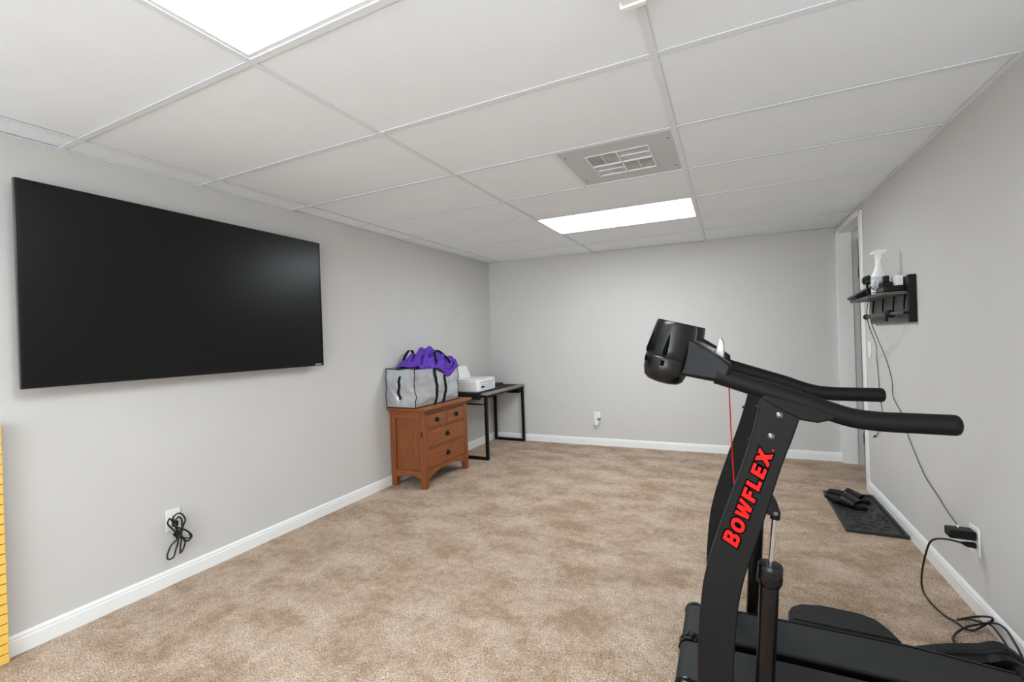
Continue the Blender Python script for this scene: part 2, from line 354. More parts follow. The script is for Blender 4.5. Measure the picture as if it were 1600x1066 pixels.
# air vent: perforated square panel with a four-way diffuser
t = thing('air_vent', 'square grey perforated air vent with dusty four-way louvres in the ceiling', 'air vent', (0, 0, 0))
part('panel', MB().box((-.288, -.29, .003), (.288, -.165, .008)).box((-.288, .165, .003), (.288, .29, .008)).box((-.288, -.165, .003), (-.165, .165, .008)).box((.165, -.165, .003), (.288, .165, .008)), M['ventgrey'], t)
part('rim', MB().box((-.290, -.292, .001), (-.284, .292, .004)).box((.284, -.292, .001), (.290, .292, .004)).box((-.284, -.292, .001), (.284, -.286, .004)).box((-.284, .286, .001), (.284, .292, .004)), M['tee'], t)
part('backing', MB().box((-.17, -.17, .0075), (.17, .17, .0115)), M['dust'], t)
gr = part('grille', MB().box((-.165, -.165, .000), (-.158, .165, .0075)).box((.158, -.165, .000), (.165, .165, .0075)).box((-.158, -.165, .000), (.158, -.158, .0075)).box((-.158, .158, .000), (.158, .165, .0075)).box((-.004, -.158, -.001), (.004, .158, .0075)).box((-.158, -.004, -.001), (.158, .004, .0075)), M['tee'], t)
for q, (sx_, sy_) in enumerate(((-1, -1), (1, -1), (-1, 1), (1, 1))):
    along_x = (sx_*sy_ < 0)
    for j in range(1, 10):
        u = .006 + .0150*j
        heavy = .0025 if j == 5 else .0010
        zz = (.0015, .0075) if j == 5 else (.0062, .0075)
        if along_x: mb = MB().box((sx_*.006, sy_*u-heavy, zz[0]), (sx_*.156, sy_*u+heavy, zz[1]))
        else: mb = MB().box((sx_*u-heavy, sy_*.006, zz[0]), (sx_*u+heavy, sy_*.156, zz[1]))
        part('louvre', mb, M['tee'] if j == 5 else M['ventgrey'], gr)
for sx_ in (-1, 1):
    for sy_ in (-1, 1): part('screw', MB().cyl((sx_*.262, sy_*.2, .001), (sx_*.262, sy_*.2, .004), .006, 10), M['steel'], t)
at_ceiling(t, .604+.3, 2.5*g)
# white surface-mounted fixture, only its end shows at the top of the picture
t = thing('ceiling_fixture', 'end of a white surface-mounted ceiling fixture at the top edge', 'ceiling fixture', (0, 0, 0))
part('housing', MB().box((-.03, -.95, -.075), (.03, 0, 0)), M['trim'], t, bevel=.003)
part('end_cap', MB().box((-.034, -.012, -.08), (.034, .004, -.0)), M['white'], t, bevel=.002)
part('flange', MB().box((.034, -.95, -.05), (.12, -.02, -.04)), M['tee'], t)
at_ceiling(t, 1.205, .237)

# ------------------------------------------------------------------ television
t = thing('television', 'large black flat-screen television mounted on the left wall', 'television', (XL+.07, .606, 1.14))
X0, X1, Y0, Y1, Z0, Z1 = XL+.065, XL+.092, -.18, 1.392, 1.143, 2.047
part('back_cover', MB().box((XL+.045, Y0+.12, Z0+.1), (X0, Y1-.12, Z1-.12)), M['black'], t, bevel=.01)
fr = part('bezel', MB().box((X0, Y0, Z0), (X1, Y0+.010, Z1)).box((X0, Y1-.008, Z0), (X1, Y1, Z1)).box((X0, Y0+.010, Z0), (X1, Y1-.008, Z0+.018)).box((X0, Y0+.010, Z1-.008), (X1, Y1-.008, Z1)).box((X0, Y0+.01, Z0+.01), (X0+.006, Y1-.008, Z1-.008)), M['tvframe'], t)
part('edge_trim', MB().box((X0+.004, Y0-.0025, Z0), (X0+.018, Y0, Z1)).box((X0+.004, Y1, Z0), (X0+.018, Y1+.0025, Z1)).box((X0+.004, Y0, Z0-.0025), (X0+.018, Y1, Z0)), M['steel'], t)
part('screen', MB().box((X0+.006, Y0+.010, Z0+.018), (X1-.003, Y1-.008, Z1-.008)), M['screen'], t)
part('sensor_bar', MB().box((X1-.002, Y1-.075, Z0+.006), (X1+.001, Y1-.02, Z0+.013)), M['silver'], t)
part('wall_mount', MB().box((XL, .35, 1.42), (XL+.012, .86, 1.78)).box((XL+.012, .42, 1.40), (XL+.046, .45, 1.80)).box((XL+.012, .76, 1.40), (XL+.046, .79, 1.80)), M['steel'], t)

# ------------------------------------------------------------------ wall plates
def plate(name, label, c, axis, sgn, w_=.072, h_=.116, kind='outlet'):
    t = thing(name, label, kind if kind != 'switch' else 'light switch', c)
    def bx(u0, u1, z0, z1, d0, d1):
        if axis == 'x': return MB().box((c[0]+sgn*d0, c[1]+u0, c[2]+z0), (c[0]+sgn*d1, c[1]+u1, c[2]+z1))
        return MB().box((c[0]+u0, c[1]+sgn*d0, c[2]+z0), (c[0]+u1, c[1]+sgn*d1, c[2]+z1))
    part('cover_plate', bx(-w_/2, w_/2, -h_/2, h_/2, 0, .006), M['white'], t, bevel=.003)
    if kind == 'switch':
        part('rocker', bx(-.017, .017, -.033, .033, .005, .010), M['white'], t, bevel=.002)
    else:
        for dz in (-.02, .02):
            f = part('receptacle', bx(-.017, .017, dz-.014, dz+.014, .005, .008), M['white'], t, bevel=.003)
            mb = MB(); 
            for du in (-.006, .006):
                b_ = bx(du-.0012, du+.0012, dz-.003, dz+.006, .0078, .0085); mb.add(b_.v, b_.f)
            part('slot', mb, M['ink'], f)
    b_ = bx(-.003, .003, -.003, .003, .006, .0075); part('screw', b_, M['steel'], t)
    return t
plate('wall_outlet', 'white wall outlet on the left wall below the television', (XL, .414, .35), 'x', 1)
plate('wall_outlet', 'white wall outlet low on the right wall holding two plugs', (XR, 1.69, .323), 'x', -1, .09, .125)
plate('wall_outlet', 'white wall outlet on the far wall behind a plugged-in device', (-.024, yb(-.024), .34), 'y', -1)
plate('light_switch', 'white light switch beside the doorway casing', (XR, 3.245, 1.115), 'x', -1, kind='switch')
# white plug-in device in the far outlet
yy = yb(-.02)-.0085
t = thing('plug_in_device', 'white plug-in freshener with a black loop on the far wall', 'plug-in', (-.026, yy, .245))
part('body', MB().prism([(-.052, .335), (-.056, .275), (-.045, .245), (-.008, .245), (.004, .275), (0, .335)], 'y', yy-.045, yy), M['white'], t, bevel=.006)
part('loop', MB().tube([(.006+.014*math.cos(a), yy-.05, .328+.02*math.sin(a)) for a in [math.radians(q) for q in range(150, 391, 20)]], .005, 8), M['ink'], t, smooth=40)
# coiled black cable hanging from the left outlet
X = XL+.03
loops = [[(.422,.27),(.41,.304),(.389,.356),(.375,.375),(.366,.368),(.372,.344),(.397,.302),(.419,.275)],
 [(.419,.275),(.404,.317),(.397,.36),(.406,.382),(.425,.386),(.441,.369),(.449,.34),(.446,.308),(.439,.285),(.425,.269)],
 [(.425,.269),(.41,.315),(.401,.355),(.412,.367),(.426,.365),(.437,.348),(.436,.319),(.432,.295)],
 [(.408,.254),(.384,.224),(.364,.189),(.359,.17),(.366,.158),(.386,.165),(.406,.193),(.415,.225),(.415,.255)],
 [(.431,.244),(.423,.215),(.419,.183),(.425,.164),(.435,.173),(.444,.198),(.444,.228)],
 [(.416,.305),(.449,.285),(.475,.256),(.481,.238),(.471,.23),(.447,.239),(.421,.254),(.396,.275),(.396,.29),(.416,.284)],
 [(.426,.301),(.455,.279),(.48,.243),(.477,.221),(.46,.217),(.444,.232),(.428,.253),(.399,.283)]]
mb = MB(); t = thing('coiled_cable', 'black power cable tied in a bundle hanging from the left outlet', 'cable', (X, .42, .16))
path = []
for i, l in enumerate(loops):
    for j, (y, z) in enumerate(l): path.append((X + (.004+.0045*((i*3+j) % 5)) , y, z))
part('cord', MB().tube(smooth_path(path, 5), .0042, 8), M['wire'], t, smooth=60)
part('tie', MB().tube([(X+.012+.018*math.cos(a), .42+.01*math.sin(a), .265+.016*math.sin(a)) for a in [2*math.pi*k/14 for k in range(14)]], .004, 8, closed=True), M['wire'], t, smooth=60)
part('plug', MB().box((XL+.0085, .402, .315), (XL+.032, .426, .345)), M['black'], t, bevel=.004)

# ------------------------------------------------------------------ yellow slatted panel at the left edge
t = thing('slatted_panel', 'yellow slatted panel standing against the left wall', 'panel', (-1.35, -.5, 0))
part('backing', MB().box((-1.382, -.78, .0), (-1.366, -.238, 1.0)), M['yellowdk'], t)
part('stile', MB().box((-1.366, -.78, 0), (-1.345, -.74, 1.0)), M['yellow'], t, bevel=.002)
sl = MB().box((-.009, -.252, 0), (.009, .252, .0375)).mesh('slat', (0, 0, 0)); sl.materials.append(M['yellow'])
for i in range(24):
    o = bpy.data.objects.new('slat', sl); col.objects.link(o); o.parent = t
    o.location = (-1.356+1.35, -.485+.5, .001+i*.0417); add_bevel(o, .003, 2)

# ------------------------------------------------------------------ oak chest of drawers
DX0, DX1, DY0, DY1 = -1.384, -1.005, 2.17, 2.88
t = thing('chest_of_drawers', 'small oak chest of four drawers under the silver bag', 'dresser', ((DX0+DX1)/2, (DY0+DY1)/2, 0))
for x in (DX0, DX1-.055):
    for y in (DY0, DY1-.05):
        part('leg', MB().prism([(x, y), (x+.055, y), (x+.055, y+.05), (x, y+.05)], 'z', 0, .672), M['oakv'], t, bevel=.004)
part('top', MB().box((-1.384, 2.135, .69), (-.962, 2.915, .713)), M['oakh'], t, bevel=.006, seg=3)
part('cornice', MB().prism([(DX0, DY0-.006), (DX1+.006, DY0-.006), (DX1+.006, DY1+.006), (DX0, DY1+.006)], 'z', .66, .678).prism([(DX0, DY0-.018), (DX1+.02, DY0-.018), (DX1+.02, DY1+.018), (DX0, DY1+.018)], 'z', .678, .691), M['oakh'], t, bevel=.004)
for y, s in ((DY0, 1), (DY1, -1)):
    sp = part('side_panel', MB().box((DX0+.05, y+s*.020, .1), (DX1-.05, y+s*.028, .665)), M['oakv'], t)
    part('side_rail', MB().box((DX0+.055, y+s*.004, .61), (DX1-.055, y+s*.02, .665)), M['oakh'], t, bevel=.002)
    arc = [(DX0+.055, .15), (DX0+.055, .085)] + [(DX0+.055+(DX1-DX0-.11)*k/12, .075+.045*math.sin(math.pi*k/12)) for k in range(1, 12)] + [(DX1-.055, .085), (DX1-.055, .15)]
    part('side_apron', MB().prism(arc, 'y', y+s*.004, y+s*.02), M['oakh'], t, bevel=.002)
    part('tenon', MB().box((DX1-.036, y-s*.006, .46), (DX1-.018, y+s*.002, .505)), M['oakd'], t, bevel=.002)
part('carcass', MB().box((DX0+.004, DY0+.03, .13), (DX1-.022, DY1-.03, .655)), M['oakd'], t)  # dark colour here stands in for shade between the drawers
ya, yb_ = DY0+.05, DY1-.05
for z0, z1 in ((.506, .520), (.333, .346), (.148, .160), (.648, .664)):
    part('drawer_rail', MB().box((DX1-.03, ya, z0), (DX1-.006, yb_, z1)), M['oakh'], t, bevel=.0015)
part('divider', MB().box((DX1-.03, (ya+yb_)/2-.009, .52), (DX1-.006, (ya+yb_)/2+.009, .648)), M['oakv'], t)
arc = [(ya, .148), (ya, .07)] + [(ya+(yb_-ya)*k/14, .07+.062*math.sin(math.pi*k/14)**.8) for k in range(1, 14)] + [(yb_, .07), (yb_, .148)]
part('front_apron', MB().prism(arc, 'x', DX1-.022, DX1-.006), M['oakh'], t, bevel=.002)
def drawer(y0, y1, z0, z1):
    d = part('drawer', MB().box((DX1-.025, y0+.004, z0+.004), (DX1-.004, y1-.004, z1-.004)), M['oakh'], t, bevel=.003)
    yc, zc = (y0+y1)/2, (z0+z1)/2; x = DX1-.004
    part('handle_plate', MB().prism([(yc-.026, zc-.012), (yc-.014, zc-.020), (yc+.014, zc-.020), (yc+.026, zc-.012), (yc+.026, zc+.012), (yc+.014, zc+.022), (yc-.014, zc+.022), (yc-.026, zc+.012)], 'x', x, x+.004), M['pewter'], d, bevel=.001)
    part('bail_pull', MB().tube(smooth_path([(x+.005, yc-.018, zc+.008), (x+.013, yc-.018, zc-.004), (x+.017, yc-.010, zc-.015), (x+.017, yc+.010, zc-.015), (x+.013, yc+.018, zc-.004), (x+.005, yc+.018, zc+.008)], 4), .004, 8), M['pewter'], d, smooth=60)
drawer(ya, (ya+yb_)/2-.009, .52, .648); drawer((ya+yb_)/2+.009, yb_, .52, .648); drawer(ya, yb_, .346, .506); drawer(ya, yb_, .16, .333)

# ------------------------------------------------------------------ silver storage bag with a purple garment
BX0, BX1, BY0, BY1, BZ0, BZ1 = -1.372, -1.055, 2.125, 2.80, .7175, 1.058
def bagpt(u, v, w_, off=0):        # u: x, v: y, w: z in [-1, 1]
    bul = .022
    x = (BX0+BX1)/2 + (BX1-BX0)/2*u; y = (BY0+BY1)/2 + (BY1-BY0)/2*v; z = (BZ0+BZ1)/2 + (BZ1-BZ0)/2*w_
    cu, cv, cw = 1-u*u, 1-v*v, 1-w_*w_
    mx = max(abs(u), abs(v), abs(w_)); d = Vector((0, 0, 0))
    if abs(u) > .999: d.x += math.copysign(bul*cv*cw+off, u) if u > 0 else -off
    if abs(v) > .999: d.y += math.copysign(bul*.5*cu*cw+off, v)
    if w_ > .999: d.z += off
    z -= max(0, (v+.1))*max(0, w_)*.035*(.6+.4*math.sin(2.5*v))          # the top sags toward the full end
    if w_ > -.98:
        nn = noise.noise_vector(Vector((x*8, y*6, z*8)))*.018 + noise.noise_vector(Vector((x*24, y*15, z*20)))*.008
        d += Vector((nn.x if u > -.99 else abs(nn.x)*.3, nn.y, nn.z*(.6 if w_ > .5 else .3)))*min(1, (w_+1)*2)
    return Vector((x, y, z))+d
t = thing('storage_bag', 'silver zipped storage bag with black straps on the chest of drawers', 'bag', ((BX0+BX1)/2, (BY0+BY1)/2, BZ0))
mb = MB(); N_ = 26
idx = {}
def vid(p):
    k_ = tuple(round(q, 4) for q in p)
    if k_ not in idx: idx[k_] = len(mb.v); mb.v.append(bagpt(*p))
    return idx[k_]
for ax in range(3):
    for sg in (-1, 1):
        for i in range(N_):
            for j in range(N_):
                def P(a, b):
                    p = [0, 0, 0]; p[ax] = sg; p[(ax+1) % 3] = -1+2*a/N_; p[(ax+2) % 3] = -1+2*b/N_; return tuple(p)
                mb.f.append((vid(P(i, j)), vid(P(i+1, j)), vid(P(i+1, j+1)), vid(P(i, j+1))))
part('body', mb, M['film'], t, smooth=55)
S = [-1+2*k/N_ for k in range(N_+1)]
def pipe(fn): part('piping', MB().tube([fn(s) for s in S], .0038, 7), M['strap'], t, smooth=60)
for v in (-1, 1):
    pipe(lambda s: bagpt(1, v, s)); pipe(lambda s: bagpt(-1, v, s)); pipe(lambda s: bagpt(s, v, 1)); pipe(lambda s: bagpt(s, v, -1))
pipe(lambda s: bagpt(1, s, -1)); pipe(lambda s: bagpt(1, s, 1)); pipe(lambda s: bagpt(-1, s, 1))
part('end_handle', MB().ribbon([bagpt(-.02+.05*math.sin(3*s), -1, s, .004) for s in [.62-1.2*k/10 for k in range(11)]], .022, (1, 0, .05), .004), M['strap'], t, label='black webbing end handle')
def strapv(v0, v1): return [bagpt(1, v0+(v1-v0)*k/10+.03*math.sin(k*.6), -1+2*k/10, .004) for k in range(11)]
a = strapv(-.16, -.13); b_ = strapv(.22, .30)
top = [Vector((-1.035, 2.43, 1.10)), Vector((-1.06, 2.44, 1.165)), Vector((-1.08, 2.48, 1.205)), Vector((-1.075, 2.55, 1.19)), Vector((-1.045, 2.61, 1.13)), Vector((-1.02, 2.63, 1.08))]
part('strap', MB().ribbon(smooth_path(a, 3), .032, (0, 1, 0), .004), M['strap'], t)
part('strap', MB().ribbon(smooth_path(b_[:9], 3), .032, (0, 1, 0), .004), M['strap'], t)
part('strap_loop', MB().ribbon(smooth_path([a[-1]]+top, 5), .022, (.55, .6, .6), .004), M['strap'], t)
part('strap_loop', MB().ribbon(smooth_path([(-1.352, 2.30, 1.05), (-1.345, 2.33, 1.12), (-1.335, 2.39, 1.20), (-1.33, 2.43, 1.215), (-1.33, 2.46, 1.19), (-1.34, 2.485, 1.06)], 6), .026, (.8, .5, 0), .004), M['strap'], t)
part('zipper_lip', MB().tube(smooth_path([bagpt(.75, -.3, 1), bagpt(1, -.15, .92, .006), bagpt(1, .1, .70, .008), bagpt(1, .3, .62, .008), bagpt(1, .45, .78, .006)], 5), .005, 7), M['strap'], t, smooth=60)
# purple garment
gm = MB(); NU, NV = 84, 64
prof = [(-1.355, 1.035), (-1.31, 1.075), (-1.24, 1.10), (-1.15, 1.10), (-1.085, 1.08), (-1.044, 1.03), (-1.036, .985), (-1.034, .945)]
def prof_at(v):
    f = v*(len(prof)-1); i = min(int(f), len(prof)-2); q = f-i
    return prof[i][0]*(1-q)+prof[i+1][0]*q, prof[i][1]*(1-q)+prof[i+1][1]*q
CREASE = [(.10, .55, .42, .30, .030, .016), (.32, .75, .62, .50, .034, .017), (.45, .45, .95, .62, .032, .016), (.52, .88, .90, .80, .030, .015), (.30, .18, .75, .22, .026, .018), (.62, .35, .98, .36, .028, .016), (.06, .85, .28, .62, .022, .014)]
for i in range(NU+1):
    u = i/NU
    for j in range(NV+1):
        v = j/NV
        hang = .70 + .30*math.exp(-((u-.66)/.2)**2)                 # how far the cloth drapes down the front
        x, z = prof_at(v*hang)
        y = 2.19 + .63*u + .05*(v-.5)*(1-u)
        hump = .085*math.exp(-((u-.42)/.26)**2)*math.sin(math.pi*min(1, v*1.02))
        z += hump - .05*max(0, .15-u)/.15*math.sin(math.pi*v)
        p = Vector((x, y, z))
        q_ = u*20+v*9+3.4*noise.noise(Vector((u*3, v*3, 1.3))); f1 = (1-2*abs((q_/math.pi) % 2-1)**.7)*.020
        f2 = noise.noise(Vector((u*7+v*5, v*3-u*2, .4)))*.030
        f3 = abs(noise.noise(Vector((u*12-v*6, v*9, 5.1))))*.030
        amp = min(1, 5*u+.25)*min(1, 6*(1-u)+.25)
        k_ = (f2-f3*.5)*amp*.8
        q2 = Vector((u*.63, v*.46))
        for (ua, va, ub, vb_, dp, wd) in CREASE:
            A_ = Vector((ua*.63, va*.46)); B_ = Vector((ub*.63, vb_*.46)); tt = max(0, min(1, (q2-A_).dot(B_-A_)/(B_-A_).length_squared))
            dd = (q2-A_-(B_-A_)*tt).length
            k_ += -dp*math.exp(-(dd/wd)**2) + dp*.75*math.exp(-((dd-2.1*wd)/(wd*1.1))**2)
        p += Vector((.55*k_ if v > .55 else -.1*k_, .25*k_, .95*k_+.012))
        gm.v.append(p)
gm.f = [(i*(NV+1)+j, (i+1)*(NV+1)+j, (i+1)*(NV+1)+j+1, i*(NV+1)+j+1) for i in range(NU) for j in range(NV)]
go = solo('garment', gm, M['purple'], 'crumpled purple garment spilling over the silver bag', 'clothing', smooth=80)
so = go.modifiers.new('thickness', 'SOLIDIFY'); so.thickness = .006; so.offset = 1
go.modifiers.new('soft', 'SUBSURF').render_levels = 1

# ------------------------------------------------------------------ desk with printer
EX0, EX1, EY0, EY1, EZ = -1.372, -.935, 3.175, 4.15, .72
t = thing('desk', 'taupe-topped desk with black steel loop legs in the corner', 'desk', ((EX0+EX1)/2, (EY0+EY1)/2, 0))
part('desk_top', MB().box((EX0, EY0, EZ-.024), (EX1, EY1, EZ)), M['taupe'], t, bevel=.003)
tb = .032
for y in (EY0+.004, EY1-.004-tb):
    f = part('leg_frame', MB().box((EX1-.008-tb, y, 0), (EX1-.008, y+tb, EZ-.025)).box((EX0+.004, y, 0), (EX0+.004+tb, y+tb, EZ-.025)).box((EX0+.004+tb, y, 0), (EX1-.008-tb, y+tb, tb)).box((EX0+.004+tb, y, EZ-.025-tb*.6), (EX1-.008-tb, y+tb, EZ-.025)), M['black'], t, bevel=.003)
part('cross_bar', MB().box((EX0+.036, EY0+.008, .592), (EX1-.04, EY0+.028, .606)), M['black'], t, bevel=.002)
part('end_panel', MB().box((EX0+.036, EY0+.014, .607), (EX1-.04, EY0+.026, .677)), M['taupe'], t)
part('side_stretcher', MB().box((EX0+.004, EY0+.04, .56), (EX0+.028, EY1-.04, .59)), M['black'], t)
part('power_box', MB().box((-1.14, EY1-.10, .618), (EX1-.04, EY1-.04, .665)).box((-1.2, EY1-.08, .655), (EX1-.04, EY1-.05, .695)), M['black'], t, bevel=.004)
part('side_apron', MB().box((EX1-.03, EY0+.04, EZ-.045), (EX1-.018, EY1-.04, EZ-.024)), M['black'], t)
t = thing('desk_mat', 'black desk mat draped over the near end of the desk under the printer', 'desk mat', ((EX0+EX1)/2, 3.5, EZ))
part('pad', MB().box((-1.36, 3.135, EZ+.0005), (-.995, 4.06, EZ+.006)), M['rubber'], t, bevel=.002)
part('flap', MB().box((-1.36, 3.120, .657), (-.99, 3.140, EZ+.006)), M['rubber'], t, bevel=.005)
PX0, PX1, PY0, PY1, PZ0, PZ1 = -1.35, -1.032, 3.155, 3.56, .7265, .868
t = thing('printer', 'white inkjet printer with raised paper tray on the desk', 'printer', ((PX0+PX1)/2, (PY0+PY1)/2, PZ0))
part('body', MB().box((PX0, PY0, PZ0), (PX1, PY1, PZ1-.012)), M['white'], t, bevel=.018, seg=4)
part('scanner_lid', MB().box((PX0+.004, PY0+.006, PZ1-.013), (PX1-.006, PY1-.006, PZ1)), M['white'], t, bevel=.006, seg=3)
part('output_slot', MB().box((PX1-.004, PY0+.07, PZ0+.03), (PX1+.001, PY1-.05, PZ0+.095)), M['sticker'], t, bevel=.004)
part('card_slot', MB().box((PX1, PY0+.075, PZ0+.045), (PX1+.0025, PY0+.15, PZ0+.062)), M['ink'], t)
part('panel_line', MB().box((PX1-.002, PY0+.05, PZ0+.105), (PX1+.0012, PY1-.03, PZ0+.109)), M['satin'], t)
part('paper_tray', MB().prism([(PX0+.04, PZ1-.004), (PX0+.05, PZ1-.004), (PX0-.010, PZ1+.135), (PX0-.018, PZ1+.133)], 'y', PY0+.05, PY1-.09), M['white'], t, bevel=.002)
part('paper', MB().prism([(PX0+.051, PZ1+.002), (PX0+.054, PZ1+.002), (PX0-.003, PZ1+.128), (PX0-.006, PZ1+.128)], 'y', PY0+.07, PY1-.12), M['trim'], t)
mb = MB().tube(smooth_path([(-1.20+.06*math.cos(a*1.0)*(1+.1*math.sin(a)), 3.93+.07*math.sin(a), EZ+.012+.0015*a+.025*max(0, math.sin(a*.5))) for a in [k*.5 for k in range(28)]], 2), .0035, 7)
solo('usb_cable', mb, M['wire'], 'looped thin cable lying on the desk beside the printer', 'cable', smooth=60)

# ------------------------------------------------------------------ stepping treadmill with split belts
YC = .809
t = thing('treadmill', 'black exercise treadmill with split belts, console and foam handlebars', 'treadmill', (1.6, YC, 0))
left = [(1.280, .0), (1.286, .215), (1.291, .346), (1.303, .470), (1.319, .556), (1.346, .652), (1.385, .768), (1.427, .887), (1.458, .99), (1.482, 1.09)]
right = [(1.577, 1.043), (1.553, .97), (1.527, .896), (1.486, .76), (1.446, .632), (1.422, .552), (1.404, .463), (1.393, .354), (1.386, .246), (1.384, 0)]
lf = [(p.x, p.y) for p in smooth_path([(a_, b_, 0) for a_, b_ in left], 3)]; rg = [(p.x, p.y) for p in smooth_path([(a_, b_, 0) for a_, b_ in right], 3)]
ups = []
for y in (.509, 1.109):
    s = 1 if y < YC else -1
    u = part('upright', MB().prism(lf+rg, 'y', y-.024, y+.024), M['satin'], t, bevel=.004, seg=2); ups.append(u)
    yo = y-s*.024
    for (x, z) in ((1.525, 1.042), (1.503, .981)):
        part('bolt', MB().lathe((x, yo, z), (x, yo-s*.007, z), [(0, .0095), (.5, .0095), (.9, .006), (1, .003)], 14), M['steel'], u, smooth=50)
    for (x, z) in ((1.446, .965), (1.47, 1.06)):
        part('bolt', MB().lathe((x+.012, y-.012*s, z), (x-.002, y-.012*s, z+.003), [(0, .006), (.6, .006), (1, .003)], 12), M['pewter'], u, smooth=50)
    part('foot', MB().box((1.20, y-.032, 0), (1.46, y+.032, .05)), M['black'], u, bevel=.008)
    hp = smooth_path([(1.365, y, 1.153), (1.398, y, 1.142), (1.50, y, 1.107), (1.60, y, 1.073), (1.65, y, 1.053), (1.70, y, 1.0375), (1.76, y, 1.031), (1.84, y, 1.030), (1.905, y, 1.029)], 5)
    rr = [.0262]*len(hp); hp += [Vector((1.911, y, 1.029)), Vector((1.915, y, 1.029))]; rr += [.0235, .017]
    part('handlebar', MB().tube(hp, rr, 24), M['foam'], t, smooth=50)
    part('handlebar_bracket', MB().prism([(1.478, 1.088), (1.492, 1.10), (1.60, 1.072), (1.665, 1.046), (1.65, 1.034), (1.615, 1.024), (1.575, 1.030), (1.53, 1.055)], 'y', y-.0255, y+.0255), M['foam'], t, bevel=.005)
    # hydraulic cylinder hung from the upright
    c = part('cylinder_bracket', MB().prism([(1.478, .758), (1.492, .803), (1.503, .806), (1.513, .79), (1.519, .765), (1.515, .752), (1.500, .75)], 'y', y-.02, y+.02), M['black'], t, bevel=.003)
    part('pivot_bolt', MB().cyl((1.508, y-s*.02, .762), (1.508, y-s*.026, .762), .006, 12), M['steel'], c)
    h = part('hydraulic_cylinder', MB().lathe((1.487, y, .545), (1.456, y, .07), [(0, .021), (.005, .0255), (.9, .0255), (.95, .018), (1, .014)], 24), M['gloss'], t, smooth=40)
    part('piston_rod', MB().cyl((1.508, y, .757), (1.491, y, .59), .0072, 16), M['chrome'], h, smooth=60)
    part('rod_joint', MB().cyl((1.509, y, .76), (1.5075, y, .738), .013, 16), M['black'], h, smooth=50)
    part('collar', MB().lathe((1.493, y, .606), (1.487, y, .545), [(0, .018), (.02, .030), (.1, .0325), (.3, .0325), (.32, .031), (.36, .031), (.38, .0325), (.7, .033), (.9, .031), (1, .026)], 26), M['gloss'], h, smooth=35)
    for q in range(10):
        a_ = 2*math.pi*q/10
        part('collar_rib', MB().cyl((1.4885+.032*math.cos(a_), y+.032*math.sin(a_), .566), (1.4865+.030*math.cos(a_), y+.030*math.sin(a_), .545), .003, 8), M['gloss'], h, smooth=60)
# brand lettering on the near upright: heavy slanted capitals as thin raised print with a black outline
ud = Vector((.101, 0, .285)).normalized(); vd = Vector((-ud.z, 0, ud.x)); nd = ud.cross(vd)
G = {'B': ([(0, 0), (.62, 0), (.82, .06), (.9, .2), (.88, .38), (.76, .5), (.86, .6), (.88, .78), (.80, .93), (.62, 1), (0, 1)], [[(.32, .2), (.54, .2), (.58, .29), (.54, .38), (.32, .38)], [(.32, .61), (.52, .61), (.56, .70), (.52, .79), (.32, .79)]]),
     'O': ([(.5+.5*math.cos(a)*abs(math.cos(a))**-.15 if abs(math.cos(a)) > .01 else .5, .5+.52*math.sin(a)) for a in [2*math.pi*k/28 for k in range(28)]], [[(.5+.19*math.cos(a), .5+.27*math.sin(a)) for a in [2*math.pi*k/20 for k in range(20)]]]),
     'W': ([(.14, 0), (.46, 0), (.62, .48), (.70, 0), (1.02, 0), (1.30, 1), (1.0, 1), (.85, .42), (.76, 1), (.48, 1), (.36, .42), (.27, 1), (-.02, 1)], []),
     'F': ([(0, 0), (.32, 0), (.32, .38), (.68, .38), (.68, .62), (.32, .62), (.32, .76), (.76, .76), (.76, 1), (0, 1)], []),
     'L': ([(0, 0), (.74, 0), (.74, .24), (.32, .24), (.32, 1), (0, 1)], []),
     'E': ([(0, 0), (.78, 0), (.78, .23), (.32, .23), (.32, .39), (.70, .39), (.70, .61), (.32, .61), (.32, .77), (.78, .77), (.78, 1), (0, 1)], []),
     'X': ([(-.06, 0), (.30, 0), (.47, .27), (.64, 0), (1.02, 0), (.68, .51), (1.0, 1), (.64, 1), (.49, .75), (.34, 1), (-.04, 1), (.27, .51)], [])}
WID = {'B': .92, 'O': 1.02, 'W': 1.28, 'F': .80, 'L': .80, 'E': .84, 'X': 1.0}
def grow(poly, d):
    n_ = len(poly); out = []
    area = sum(poly[i][0]*poly[(i+1) % n_][1]-poly[(i+1) % n_][0]*poly[i][1] for i in range(n_)); sg = 1 if area > 0 else -1
    for i in range(n_):
        p0, p1, p2 = Vector(poly[i-1]), Vector(poly[i]), Vector(poly[(i+1) % n_])
        e1, e2 = (p1-p0).normalized(), (p2-p1).normalized(); n1 = Vector((e1.y, -e1.x))*sg; n2 = Vector((e2.y, -e2.x))*sg
        m_ = n1+n2; m_ = m_.normalized() if m_.length > 1e-6 else n1
        out.append(p1+m_*min(d/max(.35, m_.dot(n1)), 2.2*d))
    return out
org = Vector((1.406, .4850, .646)); HT = .0375; cur = 0.0; tot = sum(WID[c] for c in 'BOWFLEX')+.16*6
def to_world(p, lift, x0, k_, hs=1.0):
    y_ = p[1]*HT*hs; return org + ud*(x0+p[0]*k_+y_*.2) + vd*y_ + nd*lift
kx = .300/tot
